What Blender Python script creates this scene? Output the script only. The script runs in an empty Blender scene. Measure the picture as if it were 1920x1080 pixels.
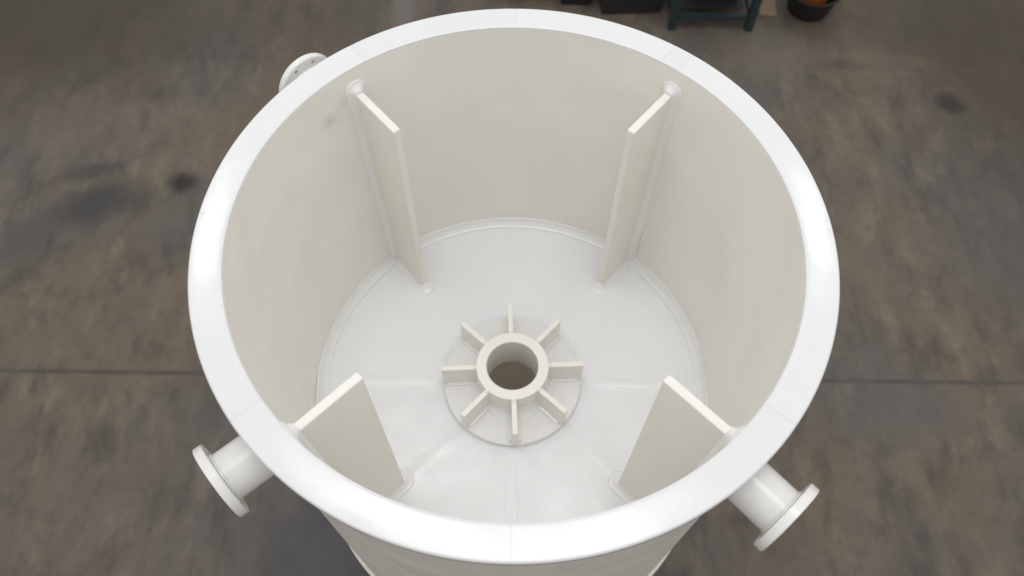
import bpy, bmesh, math, random
from mathutils import Matrix, Vector
R = math.radians
PI = math.pi
S = bpy.context.scene
COL = S.collection
random.seed(7)

# ---------------------------------------------------------------- camera
cam_data = bpy.data.cameras.new('camera')
cam = bpy.data.objects.new('camera', cam_data)
COL.objects.link(cam)
cam_data.sensor_width = 36.0
cam_data.lens = 36.0 * 1470.56 / 1920.0
cam_data.clip_end = 200.0
cam_data.clip_start = 0.05
cam.matrix_world = (Matrix.Translation((-0.003, -1.3675, 2.0404))
                    @ Matrix.Rotation(0.0017, 4, 'Z')
                    @ Matrix.Rotation(PI / 2 - 1.05455, 4, 'X')
                    @ Matrix.Rotation(0.0108, 4, 'Z'))
cam_data.dof.use_dof = True
cam_data.dof.focus_distance = 2.65
cam_data.dof.aperture_fstop = 0.02757 / 0.017      # aperture about 17 mm wide
S.camera = cam

# ---------------------------------------------------------------- light: a workshop hall
world = bpy.data.worlds.new('World')
S.world = world
world.use_nodes = True
wn = world.node_tree
bg = wn.nodes['Background']
tc = wn.nodes.new('ShaderNodeTexCoord')
sx = wn.nodes.new('ShaderNodeSeparateXYZ')
wr = wn.nodes.new('ShaderNodeValToRGB')
wn.links.new(tc.outputs['Generated'], sx.inputs[0])
wn.links.new(sx.outputs['Z'], wr.inputs[0])
wn.links.new(wr.outputs[0], bg.inputs[0])
wr.color_ramp.elements[0].position = 0.0
wr.color_ramp.elements[0].color = (0.60, 0.58, 0.555, 1)
wr.color_ramp.elements[1].position = 0.85
wr.color_ramp.elements[1].color = (0.80, 0.805, 0.81, 1)
bg.inputs[1].default_value = 0.87


def ceiling_lamp(x, y, z, w, h, power, col=(0.985, 0.99, 1.0), rz=0.0):
    ld = bpy.data.lights.new('ceiling_lamp', 'AREA')
    ld.shape = 'RECTANGLE'
    ld.size, ld.size_y = w, h
    ld.energy = power
    ld.color = col
    o = bpy.data.objects.new('ceiling_lamp', ld)
    o.location = (x, y, z)
    d = Vector((0, 0, -1.0)) - o.location
    o.rotation_euler = (0, 0, rz)
    COL.objects.link(o)
    return o


ceiling_lamp(0.3, -0.2, 6.5, 3.2, 2.4, 118)          # broad translucent roof panel
ceiling_lamp(3.4, 3.5, 5.0, 0.8, 1.3, 26)
ceiling_lamp(-3.4, 3.3, 5.0, 0.8, 1.3, 26)
ceiling_lamp(-1.3, 0.5, 5.0, 1.3, 0.8, 18)

S.view_settings.view_transform = 'Standard'
S.view_settings.look = 'None'
S.view_settings.exposure = 0.05
S.view_settings.gamma = 1.0


GZ = -3.4                       # workshop floor
GS = (2.0404 - GZ) / 4.5404     # layout was surveyed for a floor 4.54 below the lens


def gp(x, y):
    return (-0.003 + (x + 0.003) * GS, -1.3675 + (y + 1.3675) * GS)


# ---------------------------------------------------------------- materials
def nt(m):
    m.use_nodes = True
    return m.node_tree, m.node_tree.nodes['Principled BSDF']


def plastic(name, base, rough, bump=0.03, sss=0.12, wave=0.0, brush=0.0, vary=0.0, spec=0.5, smudge=0.0, rubs=()):
    m = bpy.data.materials.new(name)
    t, b = nt(m)
    N, L = t.nodes, t.links
    geo = N.new('ShaderNodeNewGeometry')
    # soft mottling of the sheet itself, a few percent
    n1 = N.new('ShaderNodeTexNoise'); n1.inputs['Scale'].default_value = 2.6; n1.inputs['Detail'].default_value = 4
    L.new(geo.outputs['Position'], n1.inputs['Vector'])
    mx = N.new('ShaderNodeMix'); mx.data_type = 'RGBA'
    a = tuple(c * 0.955 for c in base) + (1,)
    d = (min(base[0] * 1.03, .93), min(base[1] * 1.025, .93), min(base[2] * 1.03, .93), 1)
    mx.inputs[6].default_value = a; mx.inputs[7].default_value = d
    L.new(n1.outputs['Fac'], mx.inputs[0])
    colsock = mx.outputs[2]
    if vary:
        oi = N.new('ShaderNodeObjectInfo')
        mr = N.new('ShaderNodeMapRange')
        mr.inputs['To Min'].default_value = 1 - vary; mr.inputs['To Max'].default_value = 1.0
        L.new(oi.outputs['Random'], mr.inputs['Value'])
        vm = N.new('ShaderNodeVectorMath'); vm.operation = 'SCALE'
        L.new(colsock, vm.inputs[0]); L.new(mr.outputs[0], vm.inputs['Scale'])
        colsock = vm.outputs[0]
    if smudge:
        # a handful of faint grey rub marks
        ns = N.new('ShaderNodeTexNoise'); ns.inputs['Scale'].default_value = 3.4; ns.inputs['Detail'].default_value = 5
        ns.inputs['Roughness'].default_value = 0.62
        L.new(geo.outputs['Position'], ns.inputs['Vector'])
        rs = N.new('ShaderNodeMapRange'); rs.inputs['From Min'].default_value = 0.62; rs.inputs['From Max'].default_value = 0.76
        rs.inputs['To Max'].default_value = smudge
        L.new(ns.outputs['Fac'], rs.inputs['Value'])
        ms = N.new('ShaderNodeMix'); ms.data_type = 'RGBA'
        ms.inputs[7].default_value = (0.40, 0.37, 0.32, 1)
        L.new(rs.outputs[0], ms.inputs[0]); L.new(colsock, ms.inputs[6])
        colsock = ms.outputs[2]
    for (px, py, pz, rad, st) in rubs:
        sb = N.new('ShaderNodeVectorMath'); sb.operation = 'SUBTRACT'; sb.inputs[1].default_value = (px, py, pz)
        wn_ = N.new('ShaderNodeTexNoise'); wn_.inputs['Scale'].default_value = 14; wn_.inputs['Detail'].default_value = 3
        L.new(geo.outputs['Position'], wn_.inputs['Vector'])
        wm = N.new('ShaderNodeVectorMath'); wm.operation = 'MULTIPLY_ADD'; wm.inputs[1].default_value = (rad * 1.6,) * 3
        L.new(wn_.outputs['Color'], wm.inputs[0]); L.new(geo.outputs['Position'], wm.inputs[2]); L.new(wm.outputs[0], sb.inputs[0])
        le = N.new('ShaderNodeVectorMath'); le.operation = 'LENGTH'; L.new(sb.outputs[0], le.inputs[0])
        rg = N.new('ShaderNodeMapRange'); rg.inputs['From Min'].default_value = rad * .2; rg.inputs['From Max'].default_value = rad
        rg.inputs['To Min'].default_value = st; rg.inputs['To Max'].default_value = 0.0
        L.new(le.outputs['Value'], rg.inputs['Value'])
        mm = N.new('ShaderNodeMix'); mm.data_type = 'RGBA'; mm.inputs[7].default_value = (0.36, 0.33, 0.28, 1)
        L.new(rg.outputs[0], mm.inputs[0]); L.new(colsock, mm.inputs[6]); colsock = mm.outputs[2]
    L.new(colsock, b.inputs['Base Color'])
    # roughness breaks up in soft patches
    n2 = N.new('ShaderNodeTexNoise'); n2.inputs['Scale'].default_value = 7.0; n2.inputs['Detail'].default_value = 6
    L.new(geo.outputs['Position'], n2.inputs['Vector'])
    rr = N.new('ShaderNodeMapRange')
    rr.inputs['From Min'].default_value = 0.3; rr.inputs['From Max'].default_value = 0.7
    rr.inputs['To Min'].default_value = rough * 0.82; rr.inputs['To Max'].default_value = rough * 1.25
    L.new(n2.outputs['Fac'], rr.inputs['Value']); L.new(rr.outputs[0], b.inputs['Roughness'])
    b.inputs['IOR'].default_value = 1.49
    b.inputs['Specular IOR Level'].default_value = spec
    b.inputs['Subsurface Weight'].default_value = sss
    b.inputs['Subsurface Radius'].default_value = (0.020, 0.017, 0.013)
    b.inputs['Subsurface Scale'].default_value = 1.0
    # relief: orange peel, optional slow waviness, optional scraper marks running out from the centre
    n3 = N.new('ShaderNodeTexNoise'); n3.inputs['Scale'].default_value = 55.0; n3.inputs['Detail'].default_value = 4
    L.new(geo.outputs['Position'], n3.inputs['Vector'])
    bp = N.new('ShaderNodeBump'); bp.inputs['Strength'].default_value = bump; bp.inputs['Distance'].default_value = 0.01
    L.new(n3.outputs['Fac'], bp.inputs['Height'])
    last = bp
    if wave:
        n4 = N.new('ShaderNodeTexNoise'); n4.inputs['Scale'].default_value = 3.2; n4.inputs['Detail'].default_value = 1.5
        L.new(geo.outputs['Position'], n4.inputs['Vector'])
        b2 = N.new('ShaderNodeBump'); b2.inputs['Strength'].default_value = wave; b2.inputs['Distance'].default_value = 0.05
        L.new(n4.outputs['Fac'], b2.inputs['Height']); L.new(last.outputs[0], b2.inputs['Normal'])
        last = b2
    if brush:
        sp = N.new('ShaderNodeSeparateXYZ'); L.new(geo.outputs['Position'], sp.inputs[0])
        at = N.new('ShaderNodeMath'); at.operation = 'ARCTAN2'
        L.new(sp.outputs['Y'], at.inputs[0]); L.new(sp.outputs['X'], at.inputs[1])
        cb = N.new('ShaderNodeCombineXYZ')
        mu = N.new('ShaderNodeMath'); mu.operation = 'MULTIPLY'; mu.inputs[1].default_value = 26.0
        L.new(at.outputs[0], mu.inputs[0]); L.new(mu.outputs[0], cb.inputs[0])
        ln = N.new('ShaderNodeVectorMath'); ln.operation = 'LENGTH'; L.new(geo.outputs['Position'], ln.inputs[0])
        L.new(ln.outputs['Value'], cb.inputs[1])
        n5 = N.new('ShaderNodeTexNoise'); n5.inputs['Scale'].default_value = 2.5; n5.inputs['Detail'].default_value = 3
        L.new(cb.outputs[0], n5.inputs['Vector'])
        # only in patches
        n6 = N.new('ShaderNodeTexNoise'); n6.inputs['Scale'].default_value = 2.2
        L.new(geo.outputs['Position'], n6.inputs['Vector'])
        rm = N.new('ShaderNodeMapRange'); rm.inputs['From Min'].default_value = 0.5; rm.inputs['From Max'].default_value = 0.7
        rm.inputs['To Max'].default_value = brush
        L.new(n6.outputs['Fac'], rm.inputs['Value'])
        b3 = N.new('ShaderNodeBump'); b3.inputs['Distance'].default_value = 0.006
        L.new(rm.outputs[0], b3.inputs['Strength'])
        L.new(n5.outputs['Fac'], b3.inputs['Height']); L.new(last.outputs[0], b3.inputs['Normal'])
        last = b3
    L.new(last.outputs[0], b.inputs['Normal'])
    return m


BASE = (0.80, 0.785, 0.745)
M_wall = plastic('plastic_wall', (0.922, 0.888, 0.826), 0.36, wave=0.35, smudge=0.10,
                 rubs=((-0.635, 0.630, -0.125, .060, .20), (-0.600, 0.665, -0.10, .040, .15), (-0.665, 0.600, -0.14, .028, .16)))
M_floor = plastic('plastic_floor', (0.858, 0.866, 0.874), 0.22, wave=0.35, brush=0.5)
M_rim = plastic('plastic_rim', (0.840, 0.842, 0.838), 0.16, vary=0.03, wave=0.10, smudge=0.06,
                rubs=((-0.940, -0.090, 0.0, 0.018, 0.16), (0.950, -0.070, 0.0, 0.014, 0.20), (0.940, -0.180, 0.0, 0.020, 0.14), (-0.490, -0.800, 0.0, 0.022, 0.16), (-0.350, -0.880, 0.0, 0.026, 0.14), (0.870, -0.380, 0.0, 0.015, 0.10), (-0.800, 0.380, 0.0, 0.012, 0.10), (0.300, -0.950, 0.0, 0.016, 0.10)))
M_part = plastic('plastic_sheet', (0.922, 0.888, 0.826), 0.40, wave=0.06, sss=0.0)
M_disc = plastic('plastic_disc', (0.835, 0.828, 0.805), 0.24, wave=0.15, brush=0.3)
M_pipe = plastic('plastic_pipe', (0.87, 0.862, 0.835), 0.20, wave=0.10)
M_weld = plastic('plastic_weld', (0.885, 0.882, 0.866), 0.11, bump=0.12, sss=0.25)


def simple(name, col, rough, metal=0.0, n=0.15, scale=9.0):
    m = bpy.data.materials.new(name)
    t, b = nt(m)
    no = t.nodes.new('ShaderNodeTexNoise'); no.inputs['Scale'].default_value = scale; no.inputs['Detail'].default_value = 5
    tcn = t.nodes.new('ShaderNodeTexCoord'); t.links.new(tcn.outputs['Object'], no.inputs['Vector'])
    mx = t.nodes.new('ShaderNodeMix'); mx.data_type = 'RGBA'
    mx.inputs[6].default_value = tuple(c * (1 - n) for c in col) + (1,)
    mx.inputs[7].default_value = tuple(min(1, c * (1 + n)) for c in col) + (1,)
    t.links.new(no.outputs['Fac'], mx.inputs[0]); t.links.new(mx.outputs[2], b.inputs['Base Color'])
    b.inputs['Roughness'].default_value = rough
    b.inputs['Metallic'].default_value = metal
    return m


def concrete():
    m = bpy.data.materials.new('stained_concrete')
    t, b = nt(m)
    N, L = t.nodes, t.links
    geo = N.new('ShaderNodeNewGeometry')
    warp = N.new('ShaderNodeTexNoise'); warp.inputs['Scale'].default_value = 1.1; warp.inputs['Detail'].default_value = 3
    L.new(geo.outputs['Position'], warp.inputs['Vector'])
    wv = N.new('ShaderNodeVectorMath'); wv.operation = 'MULTIPLY_ADD'
    wv.inputs[1].default_value = (0.3, 0.3, 0.0); L.new(warp.outputs['Color'], wv.inputs[0])
    L.new(geo.outputs['Position'], wv.inputs[2])

    def noise(scale, detail, vec=None, stretch=None, rough=0.5):
        n = N.new('ShaderNodeTexNoise'); n.inputs['Scale'].default_value = scale; n.inputs['Detail'].default_value = detail
        n.inputs['Roughness'].default_value = rough
        src = vec or wv.outputs[0]
        if stretch:
            mp = N.new('ShaderNodeMapping'); mp.inputs['Scale'].default_value = stretch[:3]
            mp.inputs['Rotation'].default_value = (0, 0, stretch[3])
            L.new(src, mp.inputs['Vector']); src = mp.outputs[0]
        L.new(src, n.inputs['Vector'])
        return n.outputs['Fac']

    def rng(s, a, bb, lo=0.0, hi=1.0):
        r = N.new('ShaderNodeMapRange'); r.interpolation_type = 'SMOOTHSTEP'
        r.inputs['From Min'].default_value = a; r.inputs['From Max'].default_value = bb
        r.inputs['To Min'].default_value = lo; r.inputs['To Max'].default_value = hi
        L.new(s, r.inputs['Value']); return r.outputs[0]

    def mix(fac, c1, c2):
        x = N.new('ShaderNodeMix'); x.data_type = 'RGBA'
        if isinstance(fac, float): x.inputs[0].default_value = fac
        else: L.new(fac, x.inputs[0])
        for i, c in ((6, c1), (7, c2)):
            if isinstance(c, tuple): x.inputs[i].default_value = c + (1,)
            else: L.new(c, x.inputs[i])
        return x.outputs[2]

    brown = (0.170, 0.132, 0.092)
    grey = (0.124, 0.116, 0.104)
    pink = (0.165, 0.135, 0.118)
    c = mix(rng(noise(0.8, 3), 0.30, 0.70), brown, grey)
    c = mix(rng(noise(1.3, 3, stretch=(1.3, 0.6, 1, 0.2)), 0.40, 0.72, 0, .6), c, pink)
    c = mix(rng(noise(2.6, 5, stretch=(1.9, 0.8, 1, -0.5), rough=.6), 0.42, 0.80, 0, .85), c, (0.062, 0.057, 0.052))
    c = mix(rng(noise(3.3, 5, stretch=(1.6, 0.7, 1, 0.6), rough=.6), 0.46, 0.82, 0, .75), c, (0.250, 0.200, 0.145))
    c = mix(rng(noise(11.0, 4, rough=0.6), 0.40, 0.80, 0, .30), c, (0.060, 0.054, 0.048))
    # stains where they lie, plus light falloff painted on the far floor: x, y, radius x, radius y, angle, strength, colour
    dark = (0.040, 0.042, 0.046)
    stains_and_falloff = [(0, .5, .6, .6, 0, .7, (.185, .145, .10)), (3.37, 2.87, .12, .085, -.5, 1.0, (.02, .021, .024)), (-2.37, 2.04, .11, .08, .3, 1.0, (.02, .021, .024)),
              (-3.06, 2.12, .17, .08, .1, .60, dark), (-2.92, 1.84, .30, .15, .25, .72, dark),
              (-3.35, 1.62, .22, .17, .2, .45, (.06, .065, .07)), (2.68, 3.27, .35, .07, 0, .5, (.06, .055, .05)),
              (3.45, 1.55, .50, .70, 0, .45, (.075, .083, .088)), (2.42, .40, .33, .28, .3, .5, (.12, .115, .115)),
              (2.90, 3.40, .18, .30, 0, .5, (.20, .165, .115)), (-3.25, 2.60, .35, .30, 0, .5, (.19, .155, .11)),
              (-1.12, -.08, .10, .16, 0, .4, (.07, .068, .066)), (-1.0, -.45, .45, .35, 0, .60, (.088, .088, .105)),
              (2.3, -.50, .12, .40, 0, .4, (.07, .066, .063)), (2.0, 3.45, .5, .25, 0, .35, (.19, .165, .135)),
              (-2.0, 2.5, .7, .3, .5, .3, (.18, .145, .105)), (2.35, 1.4, .3, .22, 0, .35, (.20, .17, .125)),
              (4.0, 3.3, .9, 1.2, 0, .75, (.068, .050, .034)), (-3.9, 3.7, 1.3, .9, 0, .8, (.062, .050, .036)), (3.2, 3.9, 1.2, .5, 0, .5, (.07, .055, .04)), (-1.8, 3.8, 1.2, .6, 0, .45, (.08, .065, .05)),  # broad dark patches: fading light at the far end, put into the colour
              (-.93, 3.85, .10, .35, 0, .5, (.24, .22, .20))]
    for (x, y, rx, ry, an, st, colr) in stains_and_falloff:
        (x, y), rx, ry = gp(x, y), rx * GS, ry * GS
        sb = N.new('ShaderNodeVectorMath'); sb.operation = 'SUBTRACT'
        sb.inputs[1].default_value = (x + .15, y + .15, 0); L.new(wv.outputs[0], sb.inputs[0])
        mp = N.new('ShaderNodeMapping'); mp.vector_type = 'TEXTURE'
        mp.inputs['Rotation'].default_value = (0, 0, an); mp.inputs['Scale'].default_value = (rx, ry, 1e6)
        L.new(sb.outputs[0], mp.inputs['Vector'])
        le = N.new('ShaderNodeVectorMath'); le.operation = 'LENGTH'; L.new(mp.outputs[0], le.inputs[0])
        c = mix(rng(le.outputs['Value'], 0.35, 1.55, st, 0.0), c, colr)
    L.new(c, b.inputs['Base Color'])
    b.inputs['Roughness'].default_value = 0.62
    b.inputs['Specular IOR Level'].default_value = 0.35
    nb = N.new('ShaderNodeTexNoise'); nb.inputs['Scale'].default_value = 5.0; nb.inputs['Detail'].default_value = 5
    L.new(geo.outputs['Position'], nb.inputs['Vector'])
    bp = N.new('ShaderNodeBump'); bp.inputs['Strength'].default_value = 0.15; bp.inputs['Distance'].default_value = 0.02
    L.new(nb.outputs['Fac'], bp.inputs['Height']); L.new(bp.outputs[0], b.inputs['Normal'])
    return m


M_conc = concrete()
M_joint = simple('joint_dirt', (0.105, 0.094, 0.082), 0.9, n=.6, scale=2.2)
M_teal = simple('teal_paint', (0.020, 0.036, 0.038), 0.5, scale=20)
M_black = simple('black_rubber', (0.012, 0.012, 0.012), 0.6)
M_dark = simple('dark_crate_plastic', (0.020, 0.019, 0.018), 0.6)
M_orange = simple('orange_plastic', (0.36, 0.10, 0.02), 0.45)
M_card = simple('cardboard', (0.26, 0.20, 0.13), 0.85)
M_blue = simple('blue_grey_plastic', (0.07, 0.08, 0.095), 0.55)
M_brownb = simple('brown_board', (0.105, 0.088, 0.06), 0.8)


# ---------------------------------------------------------------- mesh helpers
def obj(name, bm, mat, parent=None, smooth=True, angle=32, label=None):
    bmesh.ops.recalc_face_normals(bm, faces=bm.faces)
    me = bpy.data.meshes.new(name)
    if smooth:
        for f in bm.faces: f.smooth = True
        for e in bm.edges:
            if len(e.link_faces) == 2 and e.calc_face_angle(0) > R(angle): e.smooth = False
    bm.to_mesh(me); bm.free()
    me.materials.append(mat)
    o = bpy.data.objects.new(name, me)
    COL.objects.link(o)
    if smooth:
        wnm = o.modifiers.new('weighted_normal', 'WEIGHTED_NORMAL')
        wnm.keep_sharp = True
        wnm.weight = 100
    if parent: o.parent = parent
    if label: o['label'] = label
    return o


def empty(name, loc, parent=None):
    o = bpy.data.objects.new(name, None)
    o.empty_display_size = 0.1
    o.location = loc
    COL.objects.link(o)
    if parent: o.parent = parent
    return o


def lathe(bm, prof, n=256, closed=True, a0=0.0, a1=2 * PI, wob=0.0):
    """revolve a list of (r, z); a part turn gets end caps"""
    full = abs(a1 - a0 - 2 * PI) < 1e-6
    cols = n if full else n + 1
    rows = []
    for i in range(cols):
        a = a0 + (a1 - a0) * i / n
        w = wob * (math.sin(3 * a + 1.0) + 0.6 * math.sin(7 * a + .4) + 0.35 * math.sin(19 * a)) if wob else 0
        rows.append([bm.verts.new(((r + w) * math.cos(a), (r + w) * math.sin(a), z)) for r, z in prof])
    m = len(prof)
    for i in range(n if full else n):
        A, B = rows[i], rows[(i + 1) % cols]
        for j in range(m if closed else m - 1):
            k = (j + 1) % m
            bm.faces.new((A[j], B[j], B[k], A[k]))
    if not full and closed:
        bm.faces.new(rows[0]); bm.faces.new(rows[-1][::-1])
    return rows


def box(bm, x0, x1, y0, y1, z0, z1, bev=0.0, M=None, seg=2):
    t = bmesh.new()
    bmesh.ops.create_cube(t, size=1.0)
    for v in t.verts:
        v.co = Vector(((x0 + x1) / 2 + v.co.x * (x1 - x0), (y0 + y1) / 2 + v.co.y * (y1 - y0), (z0 + z1) / 2 + v.co.z * (z1 - z0)))
    if bev:
        bmesh.ops.bevel(t, geom=t.edges[:], offset=bev, segments=seg, affect='EDGES', profile=0.7)
    vm = {}
    for v in t.verts: vm[v] = bm.verts.new(M @ v.co if M else v.co)
    for f in t.faces: bm.faces.new([vm[v] for v in f.verts])
    t.free()


def capsule_fillet(bm, fmap, L, hw, D, hmax, lip=0.003, nl=24, na=20, nd=9, rip=0.0006, s0=0.0):
    """Weld fillet laid along both sides of a plate of half thickness hw and round its end at s=L.
    fmap(a, s, h) places sideways offset a, length s, height h on the surface."""
    ds = [0.0004, hw * 0.6] + [hw + (D - hw) * (k / (nd - 1)) for k in range(nd)] + [D + 0.0015]
    rings = []
    for q, d in enumerate(ds):
        pts = []
        tt = min(1, max(0, (D - d) / (D - hw)))
        # trowelled bead: steep at the plate, flat strip outside
        h = lip * min(1, (D - d) / .004 + .25) + hmax * (tt ** 2.2)
        if q == len(ds) - 1: h = -0.002
        for i in range(nl + 1): pts.append((-d, s0 + (L - s0) * i / nl))
        for i in range(1, na): a = PI - PI * i / na; pts.append((d * math.cos(a), L + d * math.sin(a)))
        for i in range(nl + 1): pts.append((d, L - (L - s0) * i / nl))
        row = []
        for i, (a, s) in enumerate(pts):
            hh = h + (rip * (math.sin(s * 130 + a * 40) + math.sin(s * 47 + 2)) * tt if 1 < q < len(ds) - 1 else 0)
            aa = a * (1 + 0.035 * math.sin(s * 17 + (1 if a > 0 else 2)))
            row.append(bm.verts.new(fmap(aa, s, hh)))
        rings.append(row)
    for A, B in zip(rings, rings[1:]):
        for i in range(len(A) - 1): bm.faces.new((A[i], A[i + 1], B[i + 1], B[i]))
    # close over the plate end
    return rings


def flange_bm(rf, rb, bc, nh, rh, th, n=96):
    """flat ring (outer rf, bore rb) with nh bolt holes on circle bc; axis +Z, faces at z=0 and z=th"""
    bm = bmesh.new()
    es = []

    def loop(cx, cy, r, k):
        vs = [bm.verts.new((cx + r * math.cos(2 * PI * i / k), cy + r * math.sin(2 * PI * i / k), 0)) for i in range(k)]
        for i in range(k): es.append(bm.edges.new((vs[i], vs[(i + 1) % k])))
    loop(0, 0, rf, n); loop(0, 0, rb, 64)
    for k in range(nh):
        a = 2 * PI * (k + .5) / nh
        loop(bc * math.cos(a), bc * math.sin(a), rh, 20)
    bmesh.ops.triangle_fill(bm, use_beauty=True, use_dissolve=False, edges=es)
    bmesh.ops.recalc_face_normals(bm, faces=bm.faces)
    ret = bmesh.ops.extrude_face_region(bm, geom=bm.faces[:])
    for v in [g for g in ret['geom'] if isinstance(g, bmesh.types.BMVert)]: v.co.z += th
    bmesh.ops.recalc_face_normals(bm, faces=bm.faces)
    # small chamfer on the rim edges
    ed = [e for e in bm.edges if len(e.link_faces) == 2 and e.calc_face_angle(0) > R(60)
          and abs(Vector(e.verts[0].co.xy).length - rf) < 1e-4 and abs(e.verts[0].co.z - e.verts[1].co.z) < 1e-6]
    bmesh.ops.bevel(bm, geom=ed, offset=0.0025, segments=2, affect='EDGES')
    return bm


# ---------------------------------------------------------------- the tank
H = 1.208                       # depth of the tank floor
RT, RB = 0.898, 0.858           # inner radius at the rim and at the floor
ZB = -1.98


def rw(z): return RT + (RB - RT) * min(1, max(0, -z / H))


tank = empty('mixing_tank', (0, 0, ZB - 0.04))
tank['label'] = 'large round open mixing tank of off-white plastic with inner baffles and flanged nozzles'
tank['category'] = 'tank'
TZ = -(ZB - 0.04)


def tp(name, bm, mat, parent=tank, **k):
    """part of the tank: geometry is written in tank coordinates, rim plane at z=0"""
    if parent is tank:
        bmesh.ops.translate(bm, verts=bm.verts[:], vec=(0, 0, TZ))
    return obj(name, bm, mat, parent, **k)


# shell, its inner face a little uneven as welded plastic is
bm = bmesh.new()
prof = [(rw(-.0105), -0.0105)] + [(rw(-H * k / 24), -H * k / 24) for k in range(2, 25)] + [(RB + .002, -H - .03), (0.93, -H - .06), (0.93, ZB),
        (0.965, ZB)] + [(0.965, ZB + (-0.0105 - ZB) * k / 8) for k in range(1, 9)]
rows = lathe(bm, prof, 256)
for i, row in enumerate(rows):
    a = 2 * PI * i / 256
    for j in range(0, 24):
        v = row[j]
        z = v.co.z
        fade = min(1, (-z - .0105) / .15) * min(1, max(0, (z + H) / .1))
        w = 0.0050 * math.sin(5 * a + 2.2 * z + .5) + 0.0034 * math.sin(11 * a - 4 * z) + .0020 * math.sin(17 * a + 3 * z + 1)
        s = 1 + w * fade
        v.co.x *= s; v.co.y *= s
tp('shell', bm, M_wall, angle=40)

# rim: welded from curved segments
seams = [0.8, 50.2, 54.6, 90.2, 127.0, 177.0, 219.5, 270.1, 321.0, 360.8]
RP = [(0.8985, -0.0065), (0.8995, -0.0030), (0.9030, -0.0006), (0.909, 0.0), (0.955, 0.0006), (0.990, 0.0), (0.9965, -0.0015),
      (1.0, -0.006), (1.0, -0.029), (0.998, -0.034), (0.994, -0.0355), (0.9658, -0.0355), (0.9658, -0.0100), (0.8985, -0.0100)]
for k in range(9):
    bm = bmesh.new()
    a0, a1 = R(seams[k]) + 0.0001, R(seams[k + 1]) - 0.0001
    n = max(8, int((a1 - a0) / (2 * PI) * 280))
    rows = lathe(bm, RP, n, True, a0, a1)
    # ends eased down a hair so the butt weld reads as a line
    for row in (rows[0], rows[-1]):
        for v in row[3:7]: v.co.z -= 0.0004
    tp('rim_segment', bm, M_rim)

# tank floor: welded of eight wedges, faint raised seams between them
bm = bmesh.new()
NA, radii = 720, [0.1115, .14, .2, .26, .30, .33, .36, .40, .45, .5, .56, .62, .68, .74, .80, .84, RB + .004]
grid = []
ridge = [(90.5, .0022, .020), (135, .0026, .024), (180, .0024, .022), (226, .0018, .024), (268.6, .0022, .010), (271.6, .0024, .012),
         (317, .0017, .026), (359.5, .0024, .02), (46, .0024, .024)]
for i in range(NA):
    a = 2 * PI * i / NA
    row = []
    for r in radii:
        z = -H
        if r > .32:
            for (d, hh, w) in ridge:
                da = (a - R(d) + PI) % (2 * PI) - PI
                x = da * r
                z += 1.35 * hh * math.exp(-(x / w) ** 2) * min(1, (r - .32) / .1)
            z += 0.0016 * math.sin(3 * a + r * 9) * min(1, (r - .32) / .2) * min(1, max(0, (.86 - r) / .1))
        row.append(bm.verts.new((r * math.cos(a), r * math.sin(a), z)))
    grid.append(row)
for i in range(NA):
    A, B = grid[i], grid[(i + 1) % NA]
    for j in range(len(radii) - 1): bm.faces.new((A[j], A[j + 1], B[j + 1], B[j]))
# underside
u = [[bm.verts.new((r * math.cos(2 * PI * i / NA), r * math.sin(2 * PI * i / NA), -H - 0.03)) for r in (0.1115, RB + .004)] for i in range(NA)]
for i in range(NA):
    j = (i + 1) % NA
    bm.faces.new((u[i][0], u[j][0], u[j][1], u[i][1]))
    bm.faces.new((grid[i][0], grid[j][0], u[j][0], u[i][0]))
    bm.faces.new((grid[i][-1], u[i][1], u[j][1], grid[j][-1]))
tp('tank_floor', bm, M_floor, angle=50)

# weld bead running round the foot of the wall
bm = bmesh.new()
lathe(bm, [(RB + .004, -H + .038), (RB - .0045, -H + .0375), (RB - .0075, -H + .034), (RB - .0080, -H + .029), (RB - .0125, -H + .0215), (RB - .0185, -H + .0155),
           (RB - .026, -H + .0095), (RB - .031, -H + .0088), (RB - .0355, -H + .0068), (RB - .037, -H - .002), (RB + .004, -H - .002)], 360, True, wob=0.0010)
tp('weld_bead', bm, M_weld, angle=18, label='weld bead round the foot of the tank wall')

# support ring and legs under the tank
bm = bmesh.new()
lathe(bm, [(0.80, ZB - .04), (0.978, ZB - .04), (0.980, ZB - .037), (0.980, ZB - .003), (0.977, ZB), (0.80, ZB)], 200)
tp('base_ring', bm, M_part)

for k in range(4):
    a = R(45 + 90 * k)
    bm = bmesh.new()
    Mx = Matrix.Rotation(a, 4, 'Z')
    box(bm, 0.80, 0.86, -.05, .05, GZ + 0.0495, ZB - .0405, .004, Mx)
    box(bm, 0.76, 0.90, -.08, .08, GZ + .030, GZ + 0.049, .003, Mx)
    tp('leg', bm, M_part)

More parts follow.
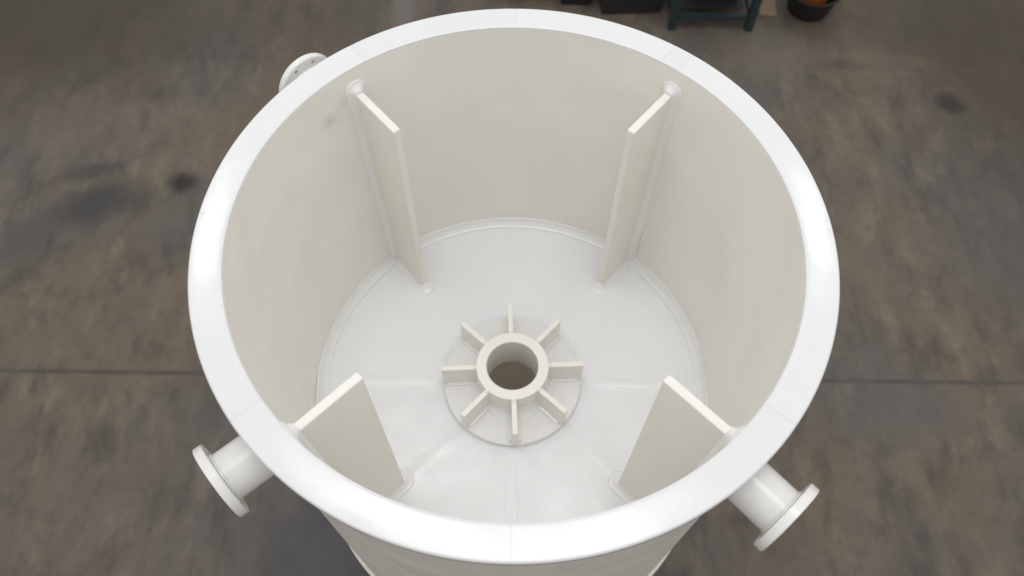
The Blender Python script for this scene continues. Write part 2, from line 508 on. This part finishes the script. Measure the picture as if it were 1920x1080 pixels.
# four baffles
RI = 0.639
BT = -0.102
for az in (131.05, 50.26, 225.12, -44.70):
    a = R(az)
    baf = empty('baffle', (0, 0, TZ), tank)
    Mx = Matrix.Rotation(a, 4, 'Z')
    bm = bmesh.new()
    hw = 0.0145
    # plate follows the slight taper of the wall
    pts = [(RI, -H + .001), (RI, BT), (rw(BT) + .003, BT), (RB + .003, -H + .001)]
    t = bmesh.new()
    A = [t.verts.new((x, -hw, z)) for x, z in pts]; B = [t.verts.new((x, hw, z)) for x, z in pts]
    t.faces.new(A); t.faces.new(B[::-1])
    for i in range(4): t.faces.new((A[i], B[i], B[(i + 1) % 4], A[(i + 1) % 4]))
    bmesh.ops.recalc_face_normals(t, faces=t.faces)
    bmesh.ops.bevel(t, geom=t.edges[:], offset=0.002, segments=2, affect='EDGES')
    bmesh.ops.transform(t, matrix=Mx, verts=t.verts[:])
    obj('baffle_plate', t, M_part, baf)

    def onwall(s_a, s, h, a=a):
        z = -H + s
        r = rw(z) - h
        return (r * math.cos(a + s_a / r), r * math.sin(a + s_a / r), z)

    def onfloor(s_a, s, h, a=a):
        r = RB - s
        return (r * math.cos(a) - s_a * math.sin(a), r * math.sin(a) + s_a * math.cos(a), -H + h)
    bm = bmesh.new()
    capsule_fillet(bm, onwall, H + BT, hw, 0.044, 0.022, lip=.0055, nl=60, na=24)
    capsule_fillet(bm, onfloor, RB - RI, hw, 0.048, 0.021, lip=.0055, nl=24, na=24)
    w = obj('weld_bead', bm, M_weld, baf, angle=35)

# ---------------------------------------------------------------- the hub
hub = empty('hub', (0, 0, TZ), tank)
ZD = -1.183
bm = bmesh.new()
lathe(bm, [(0.1115, ZD), (0.299, ZD), (0.3035, ZD - .0035), (0.3035, -H + .001), (0.1115, -H + .001)], 200)
obj('base_plate', bm, M_disc, hub)
bm = bmesh.new()
lathe(bm, [(.3030, -H + .0010), (.3090, -H + .0006), (.320, -H + .0030), (.330, -H + .0020), (.3325, -H - .002), (.3030, -H - .002)], 240, wob=.0008)
obj('weld_bead', bm, M_floor, hub, angle=20, label='low weld bead round the edge of the hub base plate')
ZC = -1.039
bm = bmesh.new()
lathe(bm, [(0.1109, -H - .034), (0.1109, -1.125), (0.1118, -1.122), (0.1118, -1.104), (0.1109, -1.101), (0.1109, ZC - .003), (0.1130, ZC - .0008), (0.1150, ZC), (0.150, ZC), (0.1545, ZC - .0012),
           (0.1562, ZC - .005), (0.1562, ZD), (0.150, ZD), (0.150, -H - .034)], 160)
obj('collar', bm, M_part, hub)
bm = bmesh.new()
lathe(bm, [(.150, ZD + .034), (.158, ZD + .032), (.162, ZD + .020), (.170, ZD + .011), (.182, ZD + .0045), (.189, ZD + .003), (.191, ZD - .001), (.150, ZD - .001)], 160, wob=.0006)
obj('weld_bead', bm, M_weld, hub, angle=25, label='weld fillet round the foot of the hub collar')
ZF = -1.045
fin_me = None
for k in range(8):
    a = R(92.8 + 45 * k)
    Mx = Matrix.Rotation(a, 4, 'Z')
    bm = bmesh.new()
    box(bm, 0.1540, 0.304, -.0105, .0105, ZD - .0005, ZF, .0016, Mx)
    obj('fin', bm, M_part, hub)

    def onplate(s_a, s, h, a=a):
        r = 0.158 + s
        return (r * math.cos(a) - s_a * math.sin(a), r * math.sin(a) + s_a * math.cos(a), ZD + h)
    # a straight fillet along each side of the fin
    for sg in (-1, 1):
        bm = bmesh.new()
        P = [(.008, .024), (.0115, .022), (.0135, .014), (.0170, .0100), (.0235, .0092), (.0268, .0070), (.0270, -.001)]
        rowsf = []
        for i in range(15):
            s = 0.134 * i / 14
            rowsf.append([bm.verts.new(onplate(sg * (x if j < 2 else x * (0.94 + .05 * math.sin(s * 90 + k))), s, hh * (1 if i < 14 else .15) if hh > 0 else hh)) for j, (x, hh) in enumerate(P)])
        for A, B in zip(rowsf, rowsf[1:]):
            for j in range(len(P) - 1): bm.faces.new((A[j], A[j + 1], B[j + 1], B[j]))
        obj('weld_bead', bm, M_weld, hub, angle=22)
    # small dab where the fin top meets the collar
    bm = bmesh.new()
    bmesh.ops.create_uvsphere(bm, u_segments=14, v_segments=8, radius=1.0,
                              matrix=Mx @ Matrix.Translation((0.1585, 0, ZF - .001)) @ Matrix.Diagonal((.010, .012, .006, 1)))
    obj('weld_spot', bm, M_weld, hub, angle=60)

# ---------------------------------------------------------------- nozzles
for az, z, rp, rf, Rf, th in ((220.6, -.250, .0785, .1225, 1.1095, .0285), (-47.0, -.193, .0765, .1200, 1.1210, .0285), (134.6, -.220, .078, .124, 1.135, .0285)):
    a = R(az)
    noz = empty('nozzle', (0, 0, TZ), tank)
    # local axis +Z points outward
    Mx = Matrix.Translation((0, 0, z)) @ Matrix.Rotation(a, 4, 'Z') @ Matrix.Rotation(PI / 2, 4, 'Y')
    bm = bmesh.new()
    lathe(bm, [(rp, 0.945), (rp, Rf - .001), (rp - .014, Rf - .001), (rp - .014, 0.945)], 96)
    lathe(bm, [(rp - .002, Rf - .009), (rp + .0045, Rf - .0045), (rp + .005, Rf - .0008), (rp - .002, Rf - .0008)], 96, wob=.0004)
    bmesh.ops.transform(bm, matrix=Mx, verts=bm.verts[:])
    obj('pipe', bm, M_pipe, noz)
    bm = flange_bm(rf, rp - .014, rp + (rf - rp) * .53, 8, .0085, th)
    bmesh.ops.transform(bm, matrix=Mx @ Matrix.Translation((0, 0, Rf)), verts=bm.verts[:])
    obj('flange', bm, M_pipe, noz, angle=25)
    # thick fillet where the pipe enters the shell
    bm = bmesh.new()
    nr = 72
    rws = []
    for i in range(nr):
        t_ = 2 * PI * i / nr
        row = []
        for (dr, up) in ((0.0, .030), (.006, .018), (.014, .008), (.026, .003), (.028, -.003)):
            rr = rp + dr
            yy, zz = rr * math.cos(t_), rr * math.sin(t_)
            base = math.sqrt(0.965 ** 2 - yy ** 2)
            row.append(bm.verts.new(((base + up) * math.cos(a) - yy * math.sin(a), (base + up) * math.sin(a) + yy * math.cos(a), z + zz)))
        rws.append(row)
    for i in range(nr):
        A, B = rws[i], rws[(i + 1) % nr]
        for j in range(4): bm.faces.new((A[j], A[j + 1], B[j + 1], B[j]))
    obj('weld_bead', bm, M_weld, noz)

# ---------------------------------------------------------------- workshop floor
ground = empty('concrete_floor', (0, 0, GZ))
ground['kind'] = 'structure'
bm = bmesh.new()
box(bm, -30, 30, -30, 30, -0.30, -0.006)
obj('joint_bed', bm, M_joint, ground, smooth=False)
gj = 0.012
ys = [-8.6, -3.6, gp(0, 0.57)[1], 7.2, 12.6]
for r in range(4):
    xs = [-12, -7.3, 7.2, 12] if r == 1 else [-12, -6.6, 6.7, 12] if r == 2 else [-12, -4.0, 4.0, 12]
    for i in range(len(xs) - 1):
        g = gj
        bm = bmesh.new()
        box(bm, xs[i] + .003, xs[i + 1] - .003, ys[r] + g, ys[r + 1] - g, -0.15, 0.0, .016, None, 3)
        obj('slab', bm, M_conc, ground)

bm = bmesh.new()
box(bm, -.78, .78, -.78, 1.75, 0.0, 0.0295, .006)
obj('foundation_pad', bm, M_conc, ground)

# ---------------------------------------------------------------- things standing beyond the tank
def tag(o, label, cat, group=None):
    o['label'] = label; o['category'] = cat
    if group: o['group'] = group
    x, y = gp(o.location.x, o.location.y)
    o.location = (x, y, GZ + (o.location.z - GZ) * GS)
    o.scale = (GS, GS, GS)


# dark teal steel stand
st = empty('steel_stand', (1.6, 4.04, GZ))
tag(st, 'dark teal welded steel stand with a low crossbar on the floor behind the tank', 'stand')
for (x, y) in ((-.33, -.36), (.30, -.36), (-.33, .36), (.30, .36)):
    bm = bmesh.new(); box(bm, x - .03, x + .03, y - .03, y + .03, 0, .62, .005); obj('leg', bm, M_teal, st)
for (y) in (-.36, .36):
    bm = bmesh.new(); box(bm, -.2995, .2695, y - .022, y + .022, .10, .15, .004); obj('crossbar', bm, M_teal, st)
for (x) in (-.33, .30):
    bm = bmesh.new(); box(bm, x - .022, x + .022, -.3295, .3295, .10, .15, .004); obj('crossbar', bm, M_teal, st)
bm = bmesh.new(); box(bm, -.36, .33, -.39, .39, .6205, .66, .006); obj('top_plate', bm, M_teal, st)
# crate on the lower shelf of the stand
bm = bmesh.new(); box(bm, -.2695, .2395, -.30, .30, .1505, .158, .002); obj('shelf', bm, M_dark, st)


def crate(name, x, y, z, w, d, h, mat, rz=0.0):
    t = empty(name, (x, y, z)); t.rotation_euler = (0, 0, rz)
    th = .018
    bm = bmesh.new()
    # tapered open box: outer and inner shells
    def ring(k, zz, ins):
        s = 0.93 + .07 * zz / h
        return [bm.verts.new((sx_ * (w / 2 * s - ins), sy_ * (d / 2 * s - ins), zz)) for sx_, sy_ in ((-1, -1), (1, -1), (1, 1), (-1, 1))]
    o0, o1, i1, i0 = ring(0, 0, 0), ring(0, h, 0), ring(0, h, th), ring(0, th, th)
    for A, B in ((o0, o1), (o1, i1), (i1, i0)):
        for i in range(4): bm.faces.new((A[i], A[(i + 1) % 4], B[(i + 1) % 4], B[i]))
    bm.faces.new(i0); bm.faces.new(o0[::-1])
    bmesh.ops.recalc_face_normals(bm, faces=bm.faces)
    bmesh.ops.bevel(bm, geom=bm.edges[:], offset=.005, segments=1, affect='EDGES')
    obj('box_body', bm, mat, t)
    bm = bmesh.new()
    for s in (-1, 1):
        box(bm, -w / 2 - .012, w / 2 + .012, s * (d / 2 + .006) - .006, s * (d / 2 + .006) + .006, h - .04, h - .012, .003)
        box(bm, s * (w / 2 + .006) - .006, s * (w / 2 + .006) + .006, -d / 2, d / 2, h - .04, h - .012, .003)
    obj('lip', bm, mat, t)
    return t


c1 = crate('crate', 1.60, 4.04, GZ + .1585, .44, .46, .22, M_dark)
tag(c1, 'black plastic crate standing inside the teal steel stand', 'crate')
c2 = crate('crate', 0.93, 4.12, GZ, .52, .60, .24, M_dark, .06)
tag(c2, 'black open crate on the floor left of the teal stand', 'crate')
c3 = crate('crate', 0.50, 4.18, GZ, .26, .52, .18, M_black, -.03)
tag(c3, 'narrow black crate between the blue-grey box and the larger crate', 'crate')
c4 = crate('storage_box', 0.08, 4.28, GZ, .40, .60, .16, M_blue)
tag(c4, 'blue-grey plastic box right behind the top of the tank rim', 'box')

# black tub with an orange pail in it
tb = empty('tub', (2.43, 3.93, GZ))
tag(tb, 'round black rubber tub on the floor at the top right', 'tub')
bm = bmesh.new()
lathe(bm, [(.0, 0), (.155, 0), (.165, .006), (.215, .20), (.226, .205), (.226, .215), (.205, .215), (.152, .012), (0.0, .012)], 64, closed=False)
obj('tub_body', bm, M_black, tb)
for s in (-1, 1):
    bm = bmesh.new()
    for i in range(12):
        pass
    pr = []
    for i in range(13):
        a = PI * i / 12
        c_ = Vector((s * (.222 + .045 * math.sin(a)), .06 * math.cos(a), .200))
        pr.append([bm.verts.new(c_ + Vector((.009 * math.cos(q * PI / 3) * s, 0, .009 * math.sin(q * PI / 3)))) for q in range(6)])
    for A, B in zip(pr, pr[1:]):
        for j in range(6): bm.faces.new((A[j], A[(j + 1) % 6], B[(j + 1) % 6], B[j]))
    obj('handle', bm, M_black, tb)
pl = empty('pail', (2.43, 3.925, GZ + .013))
tag(pl, 'orange round pail standing in the black tub', 'pail')
bm = bmesh.new()
lathe(bm, [(0, 0), (.115, 0), (.120, .005), (.135, .25), (.142, .253), (.142, .268), (.134, .275), (.10, .288), (.0, .292)], 64, closed=False)
obj('pail_body', bm, M_orange, pl)
bm = bmesh.new()
lathe(bm, [(.134, .225), (.145, .228), (.145, .236), (.134, .239)], 64)
obj('rib', bm, M_orange, pl)

cb_ = bmesh.new(); box(cb_, -.07, .07, -.35, .35, 0, .012, .002)
cbo = obj('cardboard_sheet', cb_, M_card); cbo.location = (2.12, 4.18, GZ + .002); cbo.rotation_euler = (0, 0, -.10)
tag(cbo, 'narrow tan cardboard strip lying between the teal stand and the black tub', 'cardboard')
